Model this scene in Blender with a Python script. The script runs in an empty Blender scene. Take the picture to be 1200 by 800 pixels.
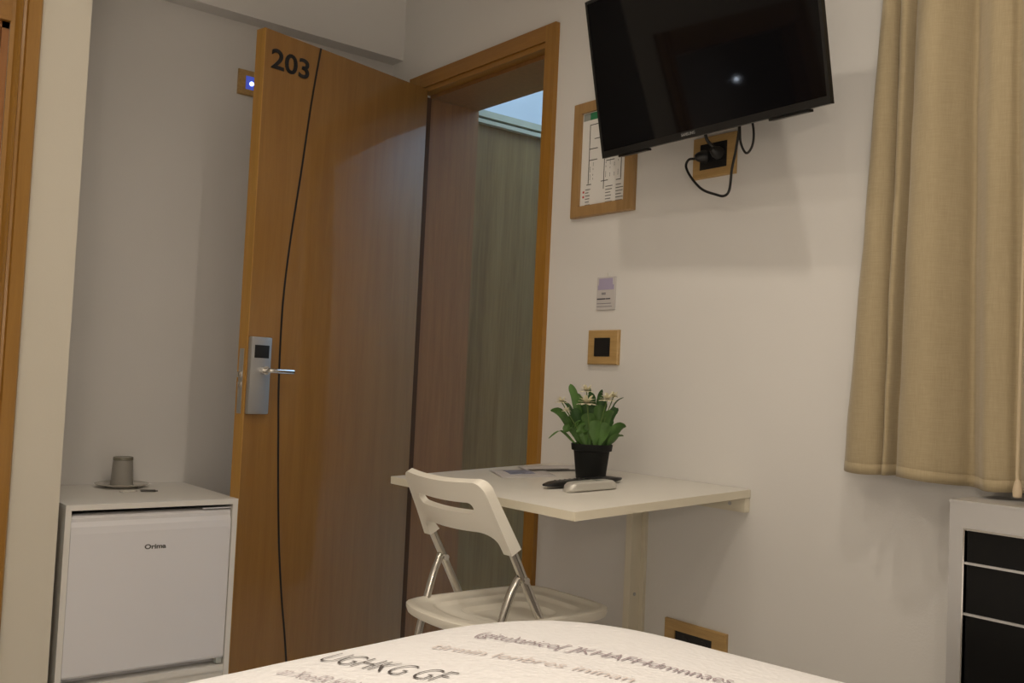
import bpy, bmesh, math, random
from mathutils import Vector, Matrix, noise
random.seed(7)
D = bpy.data
SC = bpy.context.scene
COL = SC.collection

# ------------------------------------------------------------ camera
cam_d = D.cameras.new('camera'); cam = D.objects.new('camera', cam_d); COL.objects.link(cam)
FW = Vector((-0.77991869, 0.62432287, 0.04413379)); RT = Vector((0.6258562, 0.77857248, 0.04614023)); UP = Vector((0.00555495, -0.06360704, 0.99795956))
M = Matrix((RT, UP, -FW)).transposed().to_4x4(); M.translation = (3.29235, -2.01037, 1.03984)
cam.matrix_world = M
cam_d.sensor_width = 36; cam_d.lens = 1131.54 / 1200 * 36; cam_d.clip_start = 0.02
SC.camera = cam
# ------------------------------------------------------------ world, exposure, lamps
SC.view_settings.view_transform = 'Standard'; SC.view_settings.look = 'None'
SC.view_settings.gamma = 1; SC.view_settings.use_curve_mapping = False
SC.view_settings.exposure = -0.52
w = D.worlds.new('world'); SC.world = w; w.use_nodes = True
w.node_tree.nodes['Background'].inputs[0].default_value = (0.5, 0.6, 0.8, 1)
w.node_tree.nodes['Background'].inputs[1].default_value = 0.02
CEIL = 2.62
SPOT_W, SPOT_COL = 17.0, (1.0, 0.87, 0.71)
SPOTS = [(1.68, -0.80, 1.05), (2.63, -0.80, 1.75), (1.66, -1.42, .4), (2.63, -1.42, .6), (0.95, -1.42, 0.4), (3.3, -2.5, 1.6), (2.50, -1.58, 4.6)]  # the last spot is added, with a narrow cone, to brighten the bed
CORRIDOR_W, CORRIDOR_COL = 62.0, (0.44, 0.69, 1.0)
ROUND_W, HEAD_W = 5.0, 20.0
WALL_LED_W = 0.35

def light(name, kind, loc, power, col, size=0.03, look=(0, 0, -1), **kw):
    l = D.lights.new(name, kind); l.energy = power; l.color = col
    o = D.objects.new(name, l); COL.objects.link(o); o.location = loc
    o.rotation_euler = Vector(look).to_track_quat('-Z', 'Y').to_euler()
    if kind == 'AREA':
        l.shape = kw.get('shape', 'RECTANGLE'); l.size = size; l.size_y = kw.get('size_y', size)
    else: l.shadow_soft_size = size
    if kind == 'SPOT': l.spot_size = kw.get('cone', 2.3); l.spot_blend = kw.get('blend', 0.6)
    return o
for (x, y, k) in SPOTS:
    light('spot_lamp', 'SPOT', (x, y, CEIL - 0.012), SPOT_W * k, SPOT_COL, 0.02, cone=2.75 if y != -1.58 else 1.5, blend=0.8)
light('round_fill', 'AREA', (2.15, -2.15, CEIL-.085), ROUND_W, (1.0, .86, .69), .40, shape='DISK')  # added fill light that lifts the whole room
light('head_fill', 'POINT', (3.88, -2.55, 1.36), HEAD_W, (1.0, .85, .68), .07)  # added frontal fill from behind the camera
light('cove_lamp', 'AREA', (0.60, 1.0, 2.38), CORRIDOR_W, CORRIDOR_COL, 0.9, (0, 0, 1), size_y=1.4)

# ------------------------------------------------------------ materials
def rgb(r, g, b):
    f = lambda c: ((c/255)/12.92 if c/255 <= .04045 else ((c/255+.055)/1.055)**2.4)
    return (f(r), f(g), f(b), 1)
def mat(name, col, rough=.5, metal=0, bump=0, bscale=60, var=0, vscale=4, stretch=(1, 1, 1), coat=0, trans=0, ior=1.45, spec=.5, emis=None, estr=0, sheen=0, sss=0, bdist=.002):
    m = D.materials.new(name); m.use_nodes = True
    nt = m.node_tree; b = nt.nodes['Principled BSDF']
    b.inputs['Base Color'].default_value = (*col[:3], 1); b.inputs['Roughness'].default_value = rough
    b.inputs['Metallic'].default_value = metal; b.inputs['Coat Weight'].default_value = coat; b.inputs['Coat Roughness'].default_value = .12
    b.inputs['Transmission Weight'].default_value = trans; b.inputs['IOR'].default_value = ior
    b.inputs['Specular IOR Level'].default_value = spec; b.inputs['Sheen Weight'].default_value = sheen
    if sss: b.inputs['Subsurface Weight'].default_value = sss; b.inputs['Subsurface Scale'].default_value = .01
    if emis: b.inputs['Emission Color'].default_value = (*emis[:3], 1); b.inputs['Emission Strength'].default_value = estr
    tc = nt.nodes.new('ShaderNodeTexCoord'); mp = nt.nodes.new('ShaderNodeMapping'); mp.inputs['Scale'].default_value = stretch
    nt.links.new(tc.outputs['Object'], mp.inputs[0])
    n = nt.nodes.new('ShaderNodeTexNoise'); n.inputs['Scale'].default_value = vscale; n.inputs['Detail'].default_value = 5
    nt.links.new(mp.outputs[0], n.inputs['Vector'])
    cr = nt.nodes.new('ShaderNodeMapRange'); cr.inputs[1].default_value = .3; cr.inputs[2].default_value = .7
    cr.inputs[3].default_value = 1-var; cr.inputs[4].default_value = 1+var
    nt.links.new(n.outputs[0], cr.inputs[0])
    mx = nt.nodes.new('ShaderNodeVectorMath'); mx.operation = 'SCALE'; mx.inputs[0].default_value = col[:3]
    nt.links.new(cr.outputs[0], mx.inputs['Scale']); nt.links.new(mx.outputs[0], b.inputs['Base Color'])
    if bump:
        n2 = nt.nodes.new('ShaderNodeTexNoise'); n2.inputs['Scale'].default_value = bscale; n2.inputs['Detail'].default_value = 4
        nt.links.new(mp.outputs[0], n2.inputs['Vector'])
        bp = nt.nodes.new('ShaderNodeBump'); bp.inputs['Strength'].default_value = bump; bp.inputs['Distance'].default_value = bdist
        nt.links.new(n2.outputs[0], bp.inputs['Height']); nt.links.new(bp.outputs[0], b.inputs['Normal'])
    return m
def wood(name, c1, c2, stretch, rough=.35, coat=.3, scale=6, croug=.18):
    m = mat(name, c1, rough, coat=coat); nt = m.node_tree; b = nt.nodes['Principled BSDF']
    b.inputs['Coat Roughness'].default_value = croug
    tc = nt.nodes.new('ShaderNodeTexCoord'); mp = nt.nodes.new('ShaderNodeMapping'); mp.inputs['Scale'].default_value = stretch
    nt.links.new(tc.outputs['Object'], mp.inputs[0])
    a = nt.nodes.new('ShaderNodeTexNoise'); a.inputs['Scale'].default_value = scale; a.inputs['Detail'].default_value = 8; a.inputs['Distortion'].default_value = .6
    f = nt.nodes.new('ShaderNodeTexNoise'); f.inputs['Scale'].default_value = scale*9; f.inputs['Detail'].default_value = 3
    for n in (a, f): nt.links.new(mp.outputs[0], n.inputs['Vector'])
    ad = nt.nodes.new('ShaderNodeMath'); ad.operation = 'MULTIPLY_ADD'; ad.inputs[1].default_value = .35
    nt.links.new(f.outputs[0], ad.inputs[0]); nt.links.new(a.outputs[0], ad.inputs[2])
    r = nt.nodes.new('ShaderNodeValToRGB'); r.color_ramp.elements[0].position = .48; r.color_ramp.elements[1].position = .88
    r.color_ramp.elements[0].color = (*c1[:3], 1); r.color_ramp.elements[1].color = (*c2[:3], 1)
    nt.links.new(ad.outputs[0], r.inputs[0]); nt.links.new(r.outputs[0], b.inputs['Base Color'])
    return m
V = (9, 9, .55); H = (.55, 9, 9)
WALL = mat('wall_paint', (.76, .75, .735), .75, bump=.12, bscale=220, var=.015, vscale=2)
NICHE = mat('niche_paint', (.74, .73, .72), .8, bump=.12, bscale=220, var=.02, vscale=2)
CEILM = mat('ceiling_paint', (.90, .89, .87), .85, bump=.1, bscale=200)
FLOOR = mat('floor_tile', (.76, .72, .66), .35, var=.05)
DOORW = wood('door_veneer', (.265, .128, .028), (.315, .158, .037), V, .4, .6, 4, .035)
DOORE = wood('door_edge_wood', (.42, .22, .045), (.50, .27, .06), V, .4, .3)
CASING = wood('casing_wood', (.32, .155, .024), (.38, .19, .034), V, .35, .3)
CASINGH = wood('casing_wood_horizontal', (.30, .14, .024), (.36, .175, .034), H, .35, .3)
JAMB = wood('jamb_wood', (.24, .115, .042), (.30, .145, .052), V, .35, .35)
REDW = wood('bath_door_wood', (.30, .12, .03), (.38, .16, .045), V, .3, .4)
PLATEW = wood('plate_wood', (.42, .27, .10), (.55, .36, .15), H, .45, .1, 10)
FRAMEW = wood('picture_frame_wood', (.34, .20, .08), (.42, .26, .11), V, .4, .15, 10)
CORRW = wood('corridor_panel', (.19, .105, .034), (.30, .19, .07), (4, 4, .25), .35, .25, 3)
BLACK = mat('black_plastic', (.012, .012, .013), .4)
SCREEN = mat('screen_glass', (.004, .004, .005), .045, spec=.22)
TVB = mat('television_plastic', (.012, .012, .012), .3)
INLAY = mat('door_inlay', (.012, .008, .006), .5)
NUM = mat('numeral_plastic', (.012, .012, .014), .4)
STEEL = mat('brushed_steel', (.50, .50, .50), .42, .75, bump=.05, bscale=300)
CHROME = mat('chrome', (.72, .70, .67), .14, 1)
TUBE = mat('chair_chrome', (.62, .60, .56), .2, 1)
WLAM = mat('white_laminate', (.72, .70, .65), .35, var=.01)
YLAM = mat('cream_laminate', (.76, .71, .58), .4)
CABW = mat('cabinet_white', (.80, .785, .75), .4)
FRIDGE = mat('fridge_enamel', (.80, .80, .84), .35, bump=.03, bscale=300)
GREY = mat('grey_print', (.10, .10, .10), .5)
CHAIRP = mat('chair_plastic', (.86, .83, .75), .35)
POT = mat('pot_plastic', (.008, .009, .009), .6, spec=.25)
SOIL = mat('potting_soil', (.03, .02, .012), .9, bump=.6, bscale=90)
LEAF = mat('leaf_green', (.070, .160, .034), .5, var=.35, vscale=22)
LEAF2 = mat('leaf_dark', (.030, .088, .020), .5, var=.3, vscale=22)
STEM = mat('stem_green', (.12, .20, .05), .6)
PETAL = mat('petal_cream', (.80, .76, .58), .7, var=.06, vscale=60)
SILVER = mat('silver_plastic', (.66, .65, .61), .35, .5)
PAPER = mat('paper', (.80, .79, .77), .6)
CURT = None
BEDM = None
PVC = mat('white_plastic', (.75, .74, .71), .4)
CERAM = mat('porcelain', (.58, .55, .50), .2, coat=.3)
GLASS = mat('frosted_tumbler', (.62, .60, .56), .35, trans=.55, ior=1.3)
ACM = mat('convector_silver', (.56, .555, .555), .42, .45)
ACB = mat('convector_black', (.006, .006, .006), .35, spec=.2)
LEDB = mat('blue_led', (.05, .08, .5), .4, emis=(.14, .20, 1.0), estr=.45)
LEDC = mat('blue_led_core', (.3, .4, 1), .4, emis=(.35, .45, 1.0), estr=9)
LAMPE = mat('lamp_diffuser', (1, 1, 1), .5, emis=(1, .86, .68), estr=6)
LEDW = mat('wall_led_diffuser', (1, 1, 1), .5, emis=(.75, .85, 1.0), estr=60)

def curtain_material():
    m = mat('curtain_linen', (.50, .40, .24), .9, sheen=.25); nt = m.node_tree; b = nt.nodes['Principled BSDF']
    tc = nt.nodes.new('ShaderNodeTexCoord')
    outs = []
    for s in ((700, 700, 30), (30, 30, 700)):
        mp = nt.nodes.new('ShaderNodeMapping'); mp.inputs['Scale'].default_value = s
        n = nt.nodes.new('ShaderNodeTexNoise'); n.inputs['Scale'].default_value = 1; n.inputs['Detail'].default_value = 2
        nt.links.new(tc.outputs['Object'], mp.inputs[0]); nt.links.new(mp.outputs[0], n.inputs['Vector']); outs.append(n)
    ad = nt.nodes.new('ShaderNodeMath'); nt.links.new(outs[0].outputs[0], ad.inputs[0]); nt.links.new(outs[1].outputs[0], ad.inputs[1])
    r = nt.nodes.new('ShaderNodeValToRGB'); r.color_ramp.elements[0].position = .3; r.color_ramp.elements[1].position = .7
    r.color_ramp.elements[0].color = (.36, .29, .175, 1); r.color_ramp.elements[1].color = (.45, .37, .235, 1)
    hf = nt.nodes.new('ShaderNodeMath'); hf.operation = 'MULTIPLY'; hf.inputs[1].default_value = .5
    nt.links.new(ad.outputs[0], hf.inputs[0]); nt.links.new(hf.outputs[0], r.inputs[0]); nt.links.new(r.outputs[0], b.inputs['Base Color'])
    bp = nt.nodes.new('ShaderNodeBump'); bp.inputs['Strength'].default_value = .25; bp.inputs['Distance'].default_value = .001
    nt.links.new(hf.outputs[0], bp.inputs['Height']); nt.links.new(bp.outputs[0], b.inputs['Normal'])
    return m
def bedspread_material():
    m = mat('bedspread_cotton', (.94, .94, .97), .9, sheen=.15); nt = m.node_tree; b = nt.nodes['Principled BSDF']
    tc = nt.nodes.new('ShaderNodeTexCoord')
    v = nt.nodes.new('ShaderNodeTexVoronoi'); v.inputs['Scale'].default_value = 75
    n = nt.nodes.new('ShaderNodeTexNoise'); n.inputs['Scale'].default_value = 9
    nt.links.new(tc.outputs['Object'], v.inputs['Vector']); nt.links.new(tc.outputs['Object'], n.inputs['Vector'])
    ad = nt.nodes.new('ShaderNodeMath'); nt.links.new(v.outputs[0], ad.inputs[0]); nt.links.new(n.outputs[0], ad.inputs[1])
    bp = nt.nodes.new('ShaderNodeBump'); bp.inputs['Strength'].default_value = .45; bp.inputs['Distance'].default_value = .004
    nt.links.new(ad.outputs[0], bp.inputs['Height']); nt.links.new(bp.outputs[0], b.inputs['Normal'])
    return m
CURT = curtain_material(); BEDM = bedspread_material()
INK_P = mat('purple_grey_ink', (.42, .35, .39), .9); INK_B = mat('black_ink', (.10, .09, .09), .9); INK_F = mat('faint_pink_ink', (.78, .71, .70), .9); INK_G = mat('grey_pink_ink', (.60, .54, .57), .9)

# ------------------------------------------------------------ mesh helpers (everything is built in world metres)
def link(name, bm, m, parent=None, smooth=False, bevel=0, seg=2):
    if bevel:
        es = [e for e in bm.edges if len(e.link_faces) == 2 and e.calc_face_angle(0) > .5]
        bmesh.ops.bevel(bm, geom=es, offset=bevel, segments=seg, affect='EDGES', clamp_overlap=True, profile=.5)
    bmesh.ops.recalc_face_normals(bm, faces=bm.faces)
    me = D.meshes.new(name); bm.to_mesh(me); bm.free()
    return link_me(name, me, m, parent, smooth)
def link_me(name, me, m, parent=None, smooth=False):
    if smooth:
        me.polygons.foreach_set('use_smooth', [True]*len(me.polygons))
        if smooth != 'all':
            try: me.set_sharp_from_angle(angle=math.radians(40))
            except Exception: pass
    o = D.objects.new(name, me); COL.objects.link(o)
    if m and not me.materials: me.materials.append(m)
    if parent is not None:
        me.transform(wm(parent).inverted()); o.parent = parent
    else:
        # origin to the base centre
        c = [0, 0, 0]; xs = [v.co for v in me.vertices]
        if xs:
            c = Vector(((min(v.x for v in xs)+max(v.x for v in xs))/2, (min(v.y for v in xs)+max(v.y for v in xs))/2, min(v.z for v in xs)))
            me.transform(Matrix.Translation(-c)); o.location = c
    return o
def wm(o):
    m = Matrix.Translation(o.location) @ o.rotation_euler.to_matrix().to_4x4()
    return wm(o.parent) @ m if o.parent else m
def thing(name, label, cat, loc, rz=0, group=None, kind=None):
    o = D.objects.new(name, None); COL.objects.link(o); o.location = loc; o.rotation_euler = (0, 0, rz); o.empty_display_size = .1
    return tag(o, label, cat, group, kind)
def tag(o, label=None, cat=None, group=None, kind=None):
    if label: o['label'] = label
    if cat: o['category'] = cat
    if group: o['group'] = group
    if kind: o['kind'] = kind
    return o
def lab(o, s): o['label'] = s; return o
def box(bm, a, b, mtx=None):
    x0, y0, z0 = a; x1, y1, z1 = b
    vs = [bm.verts.new((x, y, z)) for x in (x0, x1) for y in (y0, y1) for z in (z0, z1)]
    for f in ((0, 1, 3, 2), (4, 6, 7, 5), (0, 4, 5, 1), (2, 3, 7, 6), (0, 2, 6, 4), (1, 5, 7, 3)): bm.faces.new([vs[i] for i in f])
    if mtx: bmesh.ops.transform(bm, matrix=mtx, verts=vs)
    return vs
def nb(*boxes, mtx=None):
    bm = bmesh.new()
    for a, b in boxes: box(bm, a, b, mtx)
    return bm
def B(name, a, b, m, parent=None, bevel=0, mtx=None, seg=2):
    return link(name, nb((a, b), mtx=mtx), m, parent, smooth=bool(bevel), bevel=bevel, seg=seg)
def struct(name, bm, m): return tag(link(name, bm, m), kind='structure')
def smooth_path(pts, n=8):
    P = [Vector(p) for p in pts]; out = []
    for i in range(len(P)-1):
        p0 = P[max(i-1, 0)]; p1 = P[i]; p2 = P[i+1]; p3 = P[min(i+2, len(P)-1)]
        for k in range(n):
            t = k/n; out.append(.5*((2*p1)+(-p0+p2)*t+(2*p0-5*p1+4*p2-p3)*t*t+(-p0+3*p1-3*p2+p3)*t*t*t))
    return out+[P[-1]]
def tube(bm, pts, r, seg=12, caps=True):
    pts = [Vector(p) for p in pts]; rings = []; n = len(pts)
    t0 = (pts[1]-pts[0]).normalized(); u = t0.orthogonal().normalized()
    for i, p in enumerate(pts):
        t = (pts[min(i+1, n-1)]-pts[max(i-1, 0)]).normalized()
        u = (u-t*u.dot(t)).normalized(); v = t.cross(u)
        rr = r[i] if isinstance(r, (list, tuple)) else r
        rings.append([bm.verts.new(p+(u*math.cos(2*math.pi*k/seg)+v*math.sin(2*math.pi*k/seg))*rr) for k in range(seg)])
    for a, b in zip(rings, rings[1:]):
        for k in range(seg): bm.faces.new((a[k], a[(k+1) % seg], b[(k+1) % seg], b[k]))
    if caps: bm.faces.new(rings[0][::-1]); bm.faces.new(rings[-1])
    return bm
def lathe(bm, prof, c, seg=32, closed=False):
    rings = []
    for r, z in prof:
        rings.append([bm.verts.new((c[0]+r*math.cos(2*math.pi*k/seg), c[1]+r*math.sin(2*math.pi*k/seg), c[2]+z)) for k in range(seg)])
    prs = list(zip(rings, rings[1:]))
    if closed: prs.append((rings[-1], rings[0]))
    for a, b in prs:
        for k in range(seg): bm.faces.new((a[k], a[(k+1) % seg], b[(k+1) % seg], b[k]))
    if not closed: bm.faces.new(rings[0][::-1]); bm.faces.new(rings[-1])
    return bm
def prism(bm, poly, f0, f1):
    a = [bm.verts.new(f0(*p)) for p in poly]; b = [bm.verts.new(f1(*p)) for p in poly]; n = len(poly)
    bm.faces.new(a); bm.faces.new(b[::-1])
    for i in range(n): bm.faces.new((a[i], b[i], b[(i+1) % n], a[(i+1) % n]))
    return bm
def text_mesh(s, size, extrude=.0008, bold=0, space=1, width=None, height=None, shear=0):
    c = D.curves.new('text', 'FONT'); c.body = s; c.size = size; c.extrude = extrude; c.offset = bold; c.space_character = space; c.shear = shear
    c.resolution_u = 4
    o = D.objects.new('text', c); COL.objects.link(o)
    dg = bpy.context.evaluated_depsgraph_get(); dg.update()
    me = D.meshes.new_from_object(o.evaluated_get(dg)); D.objects.remove(o); D.curves.remove(c)
    xs = [v.co.x for v in me.vertices]; ys = [v.co.y for v in me.vertices]
    sx = width/(max(xs)-min(xs)) if width else 1; sy = height/(max(ys)-min(ys)) if height else (sx if width else 1)
    me.transform(Matrix.Diagonal((sx, sy, 1, 1)) @ Matrix.Translation((-min(xs), -min(ys), 0)))
    me.materials.clear()
    return me
def place(me, o, ex, ey, ez):
    m = Matrix((Vector(ex).normalized(), Vector(ey).normalized(), Vector(ez).normalized())).transposed().to_4x4(); m.translation = o
    me.transform(m); return me

# ------------------------------------------------------------ setting
XR, YF = 4.05, -3.3            # far side of the room behind the camera
OX0, OX1, OZ, WD = .165, .905, 2.151, .254      # doorway opening, its height and the wall's depth
struct('floor', nb(((-1.2, YF-.1, -.1), (XR+.1, 2.6, 0))), FLOOR)
struct('ceiling', nb(((-.2, YF, CEIL), (XR, 0, CEIL+.1))), CEILM)
WX0, WX1, WZ0, WZ1 = 2.33, 3.45, 1.02, 2.15     # window behind the curtain
struct('wall_back', nb(((-.2, 0, 0), (OX0, WD, CEIL)), ((OX0, 0, OZ), (OX1, WD, CEIL)), ((OX1, 0, 0), (WX0, WD, CEIL)),
       ((WX0, 0, 0), (WX1, WD, WZ0)), ((WX0, 0, WZ1), (WX1, WD, CEIL)), ((WX1, 0, 0), (XR+.1, WD, CEIL))), WALL)
XW, XB, YB = -.08, .42, -1.289                   # recessed wall plane, bathroom box front and its corner
BY0, BY1, BZ = -2.35, -1.494, 1.95              # bathroom doorway in that box
struct('wall_left', nb(((XW-.12, YF, 0), (XW, 0, CEIL))), NICHE)
struct('trim_1', nb(((XW, YB, 2.316), (0, 0, CEIL))), WALL)
struct('wall_bathroom', nb(((XB-.10, BY1, 0), (XB, YB, CEIL)), ((XB-.10, BY0, BZ), (XB, BY1, CEIL)), ((XB-.10, YF, 0), (XB, BY0, CEIL)), ((XW, YB-.08, 0), (XB-.10, YB, CEIL))), mat('cream_paint', (.70, .66, .57), .75, bump=.12, bscale=220))
struct('wall_right', nb(((XR, YF, 0), (XR+.1, 0, CEIL))), WALL)
struct('wall_front', nb(((-.2, YF-.1, 0), (XR+.1, YF, CEIL+.1))), WALL)
# corridor beyond the doorway
struct('wall_corridor_left', nb(((-.10, WD, 0), (.10, 2.5, 2.128))), CORRW)
struct('trim_2', nb(((.10, WD, 2.108), (.125, 2.5, 2.124)), ((-.10, WD, 2.139), (.112, 2.5, 2.166)), ((-.10, WD, 2.128), (.08, 2.5, 2.139))), mat('cornice_paint', (.46, .43, .31), .6))
struct('wall_corridor_back', nb(((-1.2, 2.5, 0), (2.6, 2.6, 3.1))), WALL)
struct('wall_corridor_right', nb(((2.5, WD, 0), (2.6, 2.5, 3.1))), WALL)
struct('wall_corridor_high', nb(((-1.2, WD, 0), (-1.1, 2.5, 3.1)), ((-1.1, WD-.06, CEIL), (2.5, WD, 3.1))), WALL)
struct('ceiling_corridor', nb(((-1.2, WD-.06, 3.1), (2.6, 2.6, 3.2))), CEILM)
# baseboards
struct('baseboard_back', nb(((.96, -.012, 0), (2.36, 0, .07))), CASINGH)
# entrance doorway casing and lining
t = thing('door_frame', 'beech door frame with deep lining around the open doorway', 'door frame', (.55, .1, 0))
B('side_casing', (OX1, -.018, 0), (.955, 0, 2.216), CASING, t, .003)
B('side_casing', (.085, -.018, 0), (OX0-.006, 0, 2.216), CASING, t, .003)
B('head_casing', (OX0-.006, -.018, OZ+.012), (OX1, 0, 2.216), CASINGH, t, .003)
B('head_rebate', (OX0-.006, -.010, OZ-.006), (OX1, .03, OZ+.012), CASINGH, t, .002)
B('head_lining', (OX0, .03, OZ-.02), (OX1-.018, WD, OZ+.0), JAMB, t)
B('side_lining', (OX0-.006, .002, 0), (OX0+.012, WD+.004, OZ-.02), JAMB, t)
B('side_lining', (OX1-.018, 0, 0), (OX1+.001, WD+.004, OZ-.02), JAMB, t)

# ------------------------------------------------------------ entrance door, swung open
HX, HY, AN, DW, DTH, DTOP = .2301, -.0231, .2155, .752, .046, 2.1447
dd = Vector((math.sin(AN), -math.cos(AN), 0)); nn = Vector((math.cos(AN), math.sin(AN), 0)); H0 = Vector((HX, HY, 0))
def dp(u, z, off=0): return H0 + dd*u + nn*off + Vector((0, 0, z))
DM = Matrix((dd, nn, Vector((0, 0, 1)))).transposed().to_4x4(); DM.translation = H0     # x along the door, y out of the lit face
door = thing('door_1', 'open beech room door numbered 203 with a curved black inlay line', 'door', (HX, HY, 0), kind='structure')
B('door_leaf', (.002, -DTH+.002, .012), (DW-.004, 0, DTOP), DOORW, door, .0015, DM)
B('edge_band', (DW-.004, -DTH+.002, .012), (DW, 0, DTOP), DOORE, door, 0, DM)
line = smooth_path([(.524, DTOP, 0), (.552, 1.952, 0), (.578, 1.715, 0), (.603, 1.512, 0), (.619, 1.34, 0), (.624, 1.2, 0), (.621, 1.005, 0), (.613, .866, 0), (.600, .672, 0), (.583, .477, 0), (.561, .308, 0), (.542, .195, 0), (.515, .013, 0)], 6)
bm = bmesh.new(); hw = .0036; prev = None
for i, p in enumerate(line):
    q = [bm.verts.new(dp(p.x+s*hw, p.y, o)) for s in (-1, 1) for o in (-.001, .0009)]
    if prev:
        for a, b in ((0, 1), (1, 3), (3, 2), (2, 0)): bm.faces.new((prev[a], prev[b], q[b], q[a]))
    prev = q
link('inlay_line', bm, INLAY, door)
me = text_mesh('203', .08, .0012, bold=.0014, width=.153, height=.066)
place(me, dp(.723, 2.022, .0016), -dd, (0, 0, 1), nn)
lab(link_me('room_number', me, NUM, door), 'black numerals 203')
# electronic lock plate with lever
lk = B('lock_plate', (.670, 0, .908), (.748, .020, 1.153), STEEL, door, .004, DM)
B('card_reader', (.681, .0195, 1.086), (.736, .0215, 1.127), BLACK, lk, .0008, DM)
bm = bmesh.new(); tube(bm, [dp(.699, 1.047, .018), dp(.699, 1.047, .036)], .0135, 20); link('lever_rose', bm, CHROME, lk, True)
bm = bmesh.new(); tube(bm, smooth_path([dp(.699, 1.047, .034), dp(.699, 1.047, .052), dp(.690, 1.047, .060), dp(.66, 1.0465, .061), dp(.612, 1.046, .060)], 5), .0082, 14)
link('lever_handle', bm, CHROME, lk, True)
sp = B('strike_plate', (DW, -.034, .908), (DW+.0018, -.012, 1.114), STEEL, door, .0006, DM)
B('latch_bolt', (DW, -.030, 1.022), (DW+.010, -.017, 1.040), CHROME, sp, .0015, DM)
B('dead_bolt', (DW, -.030, .992), (DW+.006, -.017, 1.008), CHROME, sp, .001, DM)
for z in (.25, 1.1, 1.9):
    bm = bmesh.new(); tube(bm, [dp(-.006, z-.045, -.040), dp(-.006, z+.045, -.040)], .007, 12); link('hinge', bm, STEEL, door, True)

# ------------------------------------------------------------ bathroom door at the far left edge
B('hinge_gap_shade', (OX0+.012, .0, .0), (OX0+.016, .026, OZ-.02), mat('gap_shade_brown', (.085, .036, .010), .6), D.objects['door_frame'])  # dark strip painting in the shaded gap on the entrance door's hinge side
t = thing('door_2', 'moulded orange-brown wooden bathroom door frame at the left edge, door open inwards', 'door', (XB, -1.9, 0), kind='structure')
K_ = 2.872/3.292
prof = [(-2.01+(y+2.01)*K_, x) for y, x in [(-1.331, 0), (-1.331, .014), (-1.336, .020), (-1.372, .020), (-1.376, .012), (-1.384, .010), (-1.388, .018), (-1.396, .022), (-1.402, .016), (-1.406, .010), (-1.418, .008), (-1.418, 0)]]
bm = bmesh.new(); prism(bm, prof, lambda y, x: (XB+x, y, 0), lambda y, x: (XB+x, y, BZ+.087)); link('side_casing', bm, CASING, t)
bm = bmesh.new(); prism(bm, [(BY0+BY1-y, x) for y, x in prof], lambda y, x: (XB+x, y, 0), lambda y, x: (XB+x, y, BZ+.087)); link('side_casing', bm, CASING, t)
B('head_casing', (XB, BY0, BZ), (XB+.018, BY1, BZ+.087), CASINGH, t, .003)
B('side_lining', (XB-.102, BY1-.018, 0), (XB, BY1, BZ), REDW, t)
B('side_lining', (XB-.102, BY0, 0), (XB, BY0+.018, BZ), REDW, t)
B('head_lining', (XB-.102, BY0, BZ-.018), (XB, BY1, BZ), REDW, t)
leaf = B('door_leaf', (XB-.10-.36, BY1-.058, .01), (XB-.104, BY1-.02, BZ-.01), REDW, t, .002)

# ------------------------------------------------------------ window behind the curtain
wn = thing('window_1', 'white framed window behind the beige curtain', 'window', ((WX0+WX1)/2, .12, WZ0), kind='structure')
link('window_frame', nb(((WX0, .08, WZ0), (WX1, .13, WZ0+.05)), ((WX0, .08, WZ1-.05), (WX1, .13, WZ1)), ((WX0, .08, WZ0+.05), (WX0+.05, .13, WZ1-.05)),
     ((WX1-.05, .08, WZ0+.05), (WX1, .13, WZ1-.05)), (((WX0+WX1)/2-.03, .08, WZ0+.05), ((WX0+WX1)/2+.03, .13, WZ1-.05))), PVC, wn)
B('pane', (WX0+.05, .10, WZ0+.05), ((WX0+WX1)/2-.03, .106, WZ1-.05), mat('window_glass', (.05, .06, .08), .03, trans=.4), wn)
B('pane', ((WX0+WX1)/2+.03, .10, WZ0+.05), (WX1-.05, .106, WZ1-.05), D.materials['window_glass'], wn)
B('window_sill', (WX0+.001, .001, WZ0), (WX1-.001, .08, WZ0+.012), PVC, wn)

# ------------------------------------------------------------ bed
BA = math.radians(8.338); BC = Vector((1.7474, -.6431, 0))     # far corner at the foot of the bed
BL, BWD, BZT = 1.96, 1.42, .5786
BM = Matrix.Translation(BC) @ Matrix.Rotation(BA, 4, 'Z')
def sstep(a, b, x): x = max(0, min(1, (x-a)/(b-a))); return x*x*(3-2*x)
def bed_top(u, v):                 # height of the cover over bed coordinates (u from the foot, v from the far long side)
    e1 = 1-min(1, u/.099); e2 = 1-min(1, v/.099)
    drop = .0062*max(0, e1)**2 + .0062*max(0, e2)**2
    return BZT + .0269*sstep(0, .5, u)*sstep(0, .5, v) - drop + .0018*noise.noise(Vector((u*4, v*4, 1.3)))
bed = thing('bed', 'bed with white mattress under the lettered bedspread', 'bed', tuple(BC), BA)
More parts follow.
